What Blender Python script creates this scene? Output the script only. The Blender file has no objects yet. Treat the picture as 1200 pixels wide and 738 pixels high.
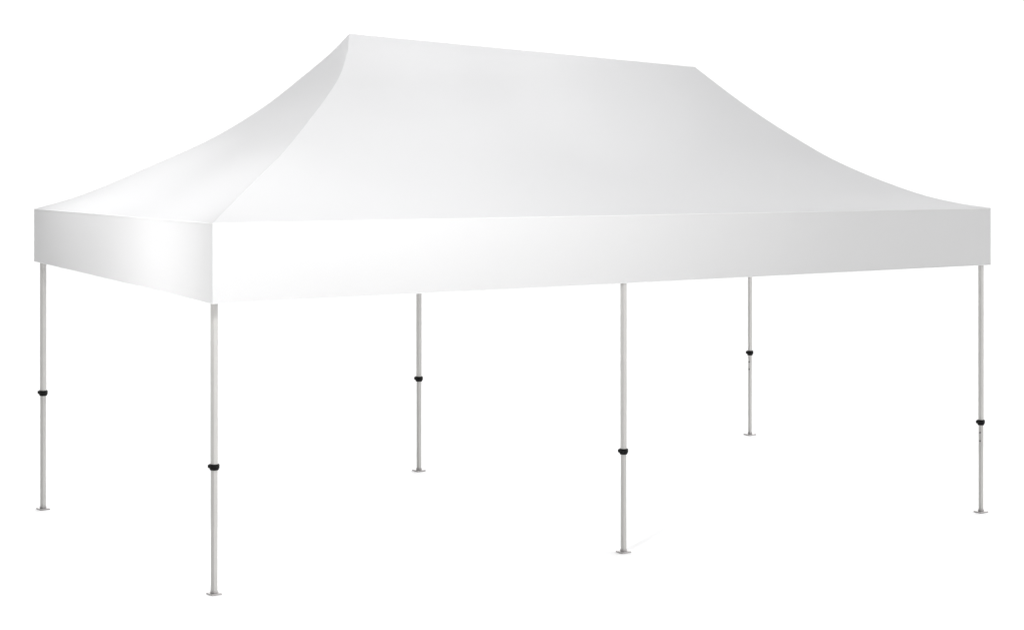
import bpy, bmesh, math, random
from mathutils import Vector, Matrix

# ------------------------------------------------------------------ scene
sc = bpy.context.scene
C = sc.collection
W, H = 1024, 629
sc.render.engine = 'CYCLES'
sc.render.resolution_x, sc.render.resolution_y = W, H
sc.render.resolution_percentage = 100
sc.view_settings.view_transform = 'Standard'
sc.view_settings.look = 'None'
sc.view_settings.exposure = 0.04
sc.view_settings.gamma = 1.0
sc.cycles.max_bounces = 10
sc.cycles.diffuse_bounces = 8

# ------------------------------------------------------------------ camera
# level camera with a vertical shift, so uprights stay parallel
CAM = Vector((-8.049, -19.556, 4.865)); YAW = 1.0896; F = 3866.4; SH = 561.8   # px of a 1200 x 738 frame
cam = bpy.data.cameras.new('camera'); cam_o = bpy.data.objects.new('camera', cam); C.objects.link(cam_o)
cam.sensor_width = 36.0; cam.sensor_fit = 'HORIZONTAL'; cam.lens = F * 36 / 1200
cam.shift_y = -SH / 1200
cam_o.location = CAM
cam_o.rotation_euler = (math.pi / 2, 0, YAW - math.pi / 2)
cam.clip_end = 2000
sc.camera = cam_o

# ------------------------------------------------------------------ materials
def mat(name, col, rough=.6, metal=0.0, spec=.5, bump=None, var=None):
    m = bpy.data.materials.new(name); m.use_nodes = True
    nt = m.node_tree; b = nt.nodes['Principled BSDF']
    b.inputs['Base Color'].default_value = (*col, 1)
    b.inputs['Roughness'].default_value = rough
    b.inputs['Metallic'].default_value = metal
    b.inputs['Specular IOR Level'].default_value = spec
    tc = nt.nodes.new('ShaderNodeTexCoord')
    if var:
        n = nt.nodes.new('ShaderNodeTexNoise'); n.inputs['Scale'].default_value = var[0]; n.inputs['Detail'].default_value = 4
        nt.links.new(tc.outputs['Object'], n.inputs['Vector'])
        r = nt.nodes.new('ShaderNodeMapRange')
        r.inputs['To Min'].default_value = 1 - var[1]; r.inputs['To Max'].default_value = 1 + var[1]
        nt.links.new(n.outputs['Fac'], r.inputs['Value'])
        mx = nt.nodes.new('ShaderNodeVectorMath'); mx.operation = 'SCALE'
        mx.inputs[0].default_value = col
        nt.links.new(r.outputs['Result'], mx.inputs['Scale'])
        nt.links.new(mx.outputs[0], b.inputs['Base Color'])
    if bump:
        n = nt.nodes.new('ShaderNodeTexNoise'); n.inputs['Scale'].default_value = bump[0]; n.inputs['Detail'].default_value = 3
        nt.links.new(tc.outputs['Object'], n.inputs['Vector'])
        bp = nt.nodes.new('ShaderNodeBump'); bp.inputs['Strength'].default_value = bump[1]; bp.inputs['Distance'].default_value = bump[2]
        nt.links.new(n.outputs['Fac'], bp.inputs['Height']); nt.links.new(bp.outputs['Normal'], b.inputs['Normal'])
    return m

M_FAB = mat('white_polyester', (.588, .588, .592), rough=.75, spec=.2, bump=(1.3, .25, .02), var=(2.0, .006))
def translucent(m, col, fac):      # woven cloth lets part of the light through
    nt = m.node_tree; b = nt.nodes['Principled BSDF']; out = nt.nodes['Material Output']
    t = nt.nodes.new('ShaderNodeBsdfTranslucent'); t.inputs['Color'].default_value = (*col, 1)
    mx = nt.nodes.new('ShaderNodeMixShader'); mx.inputs[0].default_value = fac
    nt.links.new(b.outputs[0], mx.inputs[1]); nt.links.new(t.outputs[0], mx.inputs[2]); nt.links.new(mx.outputs[0], out.inputs['Surface'])
translucent(M_FAB, (.675, .675, .685), .22)
M_VAL = mat('white_polyester_double_ply', (.604, .603, .605), rough=.75, spec=.2, bump=(1.3, .25, .02), var=(2.0, .006))
M_HEM = mat('white_hem_tape', (.70, .70, .70), rough=.6, spec=.3, var=(5, .01))
M_ALU = mat('anodised_aluminium', (.52, .511, .497), rough=.42, metal=.35, spec=.5, var=(9, .03))
M_ALU2 = mat('brushed_aluminium', (.50, .491, .478), rough=.5, metal=.3, spec=.5, var=(14, .03))
M_STEEL = mat('plated_steel', (.42, .405, .40), rough=.45, metal=.4, spec=.5, var=(30, .05))
M_BLK = mat('black_nylon', (.006, .006, .006), rough=.55, spec=.12, var=(20, .1))
M_DRK = mat('dark_steel_button', (.10, .10, .10), rough=.5, spec=.3)
M_GRD = mat('white_seamless_floor', (.955, .955, .955), rough=.9, spec=.0, var=(.5, .004))

# ------------------------------------------------------------------ helpers
def link(name, bm, m, parent=None, smooth=False, loc=(0, 0, 0), mods=()):
    me = bpy.data.meshes.new(name); bm.normal_update(); bm.to_mesh(me); bm.free()
    me.materials.append(m)
    for p in me.polygons: p.use_smooth = smooth
    o = bpy.data.objects.new(name, me); C.objects.link(o)
    o.location = loc
    if parent: o.parent = parent
    return o

def prism(bm, n, r, z0, z1, rot=0.0, cx=0, cy=0, sx=1, sy=1, bev=0.0):
    """n-sided upright prism, r = circumradius, optional chamfer at both ends"""
    rings = [(z0, r - bev), (z0 + bev, r), (z1 - bev, r), (z1, r - bev)] if bev else [(z0, r), (z1, r)]
    L = []
    for z, rr in rings:
        L.append([bm.verts.new((cx + sx * rr * math.cos(rot + 2 * math.pi * k / n), cy + sy * rr * math.sin(rot + 2 * math.pi * k / n), z)) for k in range(n)])
    for a, b in zip(L[:-1], L[1:]):
        for k in range(n): bm.faces.new((a[k], a[(k + 1) % n], b[(k + 1) % n], b[k]))
    bm.faces.new(L[0][::-1]); bm.faces.new(L[-1])

def rod(bm, p, q, r, n=10):
    p, q = Vector(p), Vector(q); d = (q - p).normalized()
    a = d.orthogonal().normalized(); b = d.cross(a)
    R = [[bm.verts.new(c + r * (a * math.cos(2 * math.pi * k / n) + b * math.sin(2 * math.pi * k / n))) for k in range(n)] for c in (p, q)]
    for k in range(n): bm.faces.new((R[0][k], R[0][(k + 1) % n], R[1][(k + 1) % n], R[1][k]))
    bm.faces.new(R[0][::-1]); bm.faces.new(R[1])

# ------------------------------------------------------------------ setting: one seamless white floor
bm = bmesh.new()
ring_prev = None
c0 = bm.verts.new((0, 0, 0))
for r in (4, 12, 40, 120, 400):
    ring = [bm.verts.new((r * math.cos(k * math.pi / 24), r * math.sin(k * math.pi / 24), 0)) for k in range(48)]
    for k in range(48):
        if ring_prev is None: bm.faces.new((c0, ring[k], ring[(k + 1) % 48]))
        else: bm.faces.new((ring_prev[k], ring[k], ring[(k + 1) % 48], ring_prev[(k + 1) % 48]))
    ring_prev = ring
g = link('ground', bm, M_GRD); g['kind'] = 'structure'

# ------------------------------------------------------------------ the tent
tent = bpy.data.objects.new('canopy_tent', None); C.objects.link(tent)
tent.location = (0, 0, 0)
tent['label'] = 'white rectangular pop-up canopy tent with a long ridge, deep valance and six slim aluminium legs'
tent['category'] = 'canopy tent'

# eave corners (x, y, z top, z bottom), front = towards the camera
EV = {'fl': (-0.012, -0.041, 2.393, 1.882), 'fr': (5.975, -0.13, 2.186, 1.782),
      'bl': (-0.053, 3.24, 2.158, 1.781), 'br': (6.11, 3.36, 2.090, 1.700)}
RL, RR = Vector((1.699, 1.592, 3.464)), Vector((4.529, 1.592, 3.139))
HIP = dict(fl=[(0, 0), (.006, .083), (.064, .243), (.171, .376), (.289, .487), (.487, .661), (.683, .79), (.807, .871), (1, 1)],
           fr=[(0, 0), (.124, .204), (.236, .374), (.347, .523), (.458, .660), (.567, .766), (.676, .854), (.782, .925), (.889, .971), (1, 1)],
           bl=[(0, 0), (.056, .103), (.151, .245), (.245, .378), (.338, .489), (.432, .586), (.53, .67), (.625, .745), (.75, .845), (.87, .93), (1, 1)])
HIP['br'] = HIP['fr']

def interp(tab, s):      # monotone smooth interpolation (Catmull-Rom in s)
    for i in range(len(tab) - 1):
        if s <= tab[i + 1][0] + 1e-9:
            x0, y0 = tab[i]; x1, y1 = tab[i + 1]
            def sl(k):
                a = tab[max(k - 1, 0)]; b = tab[min(k + 1, len(tab) - 1)]
                return (b[1] - a[1]) / (b[0] - a[0])
            t = (s - x0) / (x1 - x0); h = x1 - x0
            return ((2 * t**3 - 3 * t**2 + 1) * y0 + (t**3 - 2 * t**2 + t) * h * sl(i) + (-2 * t**3 + 3 * t**2) * y1 + (t**3 - t**2) * h * sl(i + 1))
    return tab[-1][1]

def hip(key, s):
    P = RL if key[1] == 'l' else RR
    c = EV[key]; z = P.z + (c[2] - P.z) * interp(HIP[key], s)
    return Vector((P.x + (c[0] - P.x) * s, P.y + (c[1] - P.y) * s, z))

NS = 40
def panel(bm, ka, kb, nu):
    rows = []
    for i in range(NS + 1):
        s = (i / NS) ** 1.25
        a, b = hip(ka, s), hip(kb, s)
        if ka[1] == kb[1] and i == 0: rows.append([bm.verts.new(a)] * (nu + 1)); continue
        rows.append([bm.verts.new(a.lerp(b, j / nu)) for j in range(nu + 1)])
    for i in range(NS):
        for j in range(nu):
            vs = []
            for v in (rows[i][j], rows[i + 1][j], rows[i + 1][j + 1], rows[i][j + 1]):
                if v not in vs: vs.append(v)
            bm.faces.new(vs)

bm = bmesh.new()
panel(bm, 'fl', 'fr', 60); panel(bm, 'br', 'bl', 60); panel(bm, 'bl', 'fl', 30); panel(bm, 'fr', 'br', 30)
# smooth inside a panel, creased along the hips and the ridge: panels keep their own vertices
roof = link('canopy', bm, M_FAB, tent, smooth=True)

# valance: four cloth strips meeting at the corners, hung from the eave
def strip(bm, ka, kb, n, out, bow):
    a, b = EV[ka], EV[kb]
    L = math.hypot(b[0] - a[0], b[1] - a[1])
    rows = []
    for j in range(n + 1):
        t = j / n
        x, y = a[0] + (b[0] - a[0]) * t, a[1] + (b[1] - a[1]) * t
        zt, zb = a[2] + (b[2] - a[2]) * t, a[3] + (b[3] - a[3]) * t
        col = []
        for i in range(13):
            v = i / 12
            o = bow * math.sin(math.pi * t) * math.sin(math.pi * .5 * v)
            col.append(bm.verts.new((x + out[0] * o, y + out[1] * o, zt + (zb - zt) * v)))
        rows.append(col)
    for j in range(n):
        for i in range(12): bm.faces.new((rows[j][i], rows[j][i + 1], rows[j + 1][i + 1], rows[j + 1][i]))

bm = bmesh.new()
strip(bm, 'fl', 'fr', 80, (0, -1), .0)
strip(bm, 'fr', 'br', 40, (1, 0), .0)
strip(bm, 'br', 'bl', 80, (0, 1), .0)
strip(bm, 'bl', 'fl', 40, (-1, 0), .0)
val = link('valance', bm, M_VAL, tent)

# stitched tape running along the eave, where roof and valance meet
bm = bmesh.new()
ks = ['fl', 'fr', 'br', 'bl']
for a, b in zip(ks, ks[1:] + ks[:1]):
    rod(bm, EV[a][:3], EV[b][:3], .0025, 8)
    rod(bm, (*EV[a][:2], EV[a][3]), (*EV[b][:2], EV[b][3]), .0025, 8)
link('hem_tape', bm, M_HEM, val)

# legs -------------------------------------------------------------
LEGS = [  # x, y, collar height, eave height above
    (.053, .088, .821, 2.34, .0262), (2.990, -.050, .690, 2.24, .0242), (5.925, -.080, .650, 2.13, .0212),
    (-.020, 3.138, .844, 2.10, .0250), (3.016, 3.176, .709, 2.06, .0226), (6.065, 3.300, .669, 2.04, .0190)]
BTN = (2, 5)
for i, (x, y, zc, zt, R) in enumerate(LEGS):
    bm = bmesh.new()
    prism(bm, 6, R, zc, zt, rot=math.radians(62.4))
    leg = link('leg', bm, M_ALU, tent, loc=(x, y, 0))
    bm = bmesh.new()
    prism(bm, 6, R - .0022, .012, zc, rot=math.radians(62.4))
    low = link('lower_tube', bm, M_ALU2, leg)
    # clamp collar: chamfered hexagonal sleeve with a locking lever at its side
    bm = bmesh.new()
    prism(bm, 12, R + .008, zc - .015, zc + .015, bev=.004)
    prism(bm, 12, R + .003, zc - .023, zc - .013, bev=.002)
    d = Vector((-math.sin(YAW), math.cos(YAW), 0))   # towards the left of the tent
    rod(bm, d * .020 + Vector((0, 0, zc)), d * (R + .014) + Vector((0, 0, zc)), .011, 10)
    link('clamp_collar', bm, M_BLK, leg)
    # foot: welded square plate with a short socket
    bm = bmesh.new()
    prism(bm, 4, .053, .001, .010, rot=math.radians(45 + 8), bev=.0015)
    prism(bm, 6, R + .002, .010, .024, rot=math.radians(62.4), bev=.002)
    link('foot_plate', bm, M_STEEL, leg)
    if i in BTN:
        for dz in (.075, .135):
            bm = bmesh.new()
            q = Vector((-math.cos(YAW), -math.sin(YAW), 0)) ; q = (q + d * .5).normalized()
            rod(bm, q * .012 + Vector((0, 0, zc - dz)), q * (R + .001) + Vector((0, 0, zc - dz)), .0055, 10)
            link('adjustment_button', bm, M_DRK, leg)

# ------------------------------------------------------------------ light
w = bpy.data.worlds.new('World'); sc.world = w; w.use_nodes = True
nt = w.node_tree; bg = nt.nodes['Background']
tc = nt.nodes.new('ShaderNodeTexCoord')
# added dome light, fitted to the wanted shading: broad soft lobes (azimuth, elevation, strength); the strongest stands behind the tent
LOBES = [(90, 12, 2.827), (0, 12, 2.303), (45, 12, 1.711), (315, 12, 1.457)]
total = None
for az, el, k in LOBES:
    az, el = math.radians(az), math.radians(el)
    dp = nt.nodes.new('ShaderNodeVectorMath'); dp.operation = 'DOT_PRODUCT'
    dp.inputs[1].default_value = (math.cos(el) * math.cos(az), math.cos(el) * math.sin(az), math.sin(el))
    nt.links.new(tc.outputs['Generated'], dp.inputs[0])
    mx = nt.nodes.new('ShaderNodeMath'); mx.operation = 'MAXIMUM'; mx.inputs[1].default_value = 0
    nt.links.new(dp.outputs['Value'], mx.inputs[0])
    pw = nt.nodes.new('ShaderNodeMath'); pw.operation = 'POWER'; pw.inputs[1].default_value = 3
    nt.links.new(mx.outputs[0], pw.inputs[0])
    ma = nt.nodes.new('ShaderNodeMath'); ma.operation = 'MULTIPLY_ADD'; ma.inputs[1].default_value = k
    nt.links.new(pw.outputs[0], ma.inputs[0])
    if total: nt.links.new(total, ma.inputs[2])
    else: ma.inputs[2].default_value = 0
    total = ma.outputs[0]
nt.links.new(total, bg.inputs['Color']); bg.inputs['Strength'].default_value = 1.0

# soft round lamps added out of view to grade the cloth and whiten the floor: position, aim, watts
# kind, position, aim, watts, spot cone in degrees
LAMPS = [('AREA', (.8, -3, 4.35), (1.5, -.1, 2.3), 29.5, 0), ('AREA', (-.6, 2.3, 4.3), (.2, 2.3, 2.2), 18, 0),
         ('AREA', (-1.35, .9, 2.1), (0, .9, 2.1), 11.6, 0), ('AREA', (-.5, -3, 4.8), (.3, 0, 2.2), 96.7, 0),
         ('SPOT', (.5, -6, 6), (2.7, 1.2, 3.2), 561.6, 40), ('SPOT', (2, -6, 6), (3.6, 1.2, 3.1), 348.5, 14),
         ('SPOT', (.5, -6, 6), (2.7, 1.3, 3.3), 232.6, 14), ('SPOT', (0, -5, 5.5), (2.6, 1.3, 3.2), 156, 22),
         ('SPOT', (-1, -5, 5.5), (1.9, 1.4, 3.4), 131.6, 22), ('SPOT', (-3, -3.5, 2.2), (.4, 0, 2.1), 103, 24),
         ('SPOT', (-1.5, .5, 4.8), (.1, .8, 2.4), 108.4, 40), ('SPOT', (-1.5, 2.5, 4.6), (.2, 2.3, 2.3), 113, 40),
         ('SPOT', (9, 3, 1.8), (4, 1.5, 0), 45.8, 60)]
for kind, p, t, e, cone in LAMPS:
    l = bpy.data.lights.new('added_lamp', kind); l.energy = e
    if kind == 'AREA': l.shape = 'DISK'; l.size = .6
    else: l.spot_size = math.radians(cone); l.spot_blend = 1.0; l.shadow_soft_size = .15
    o = bpy.data.objects.new('added_lamp', l); C.objects.link(o); o.location = p
    o.rotation_euler = (Vector(t) - Vector(p)).to_track_quat('-Z', 'Y').to_euler()
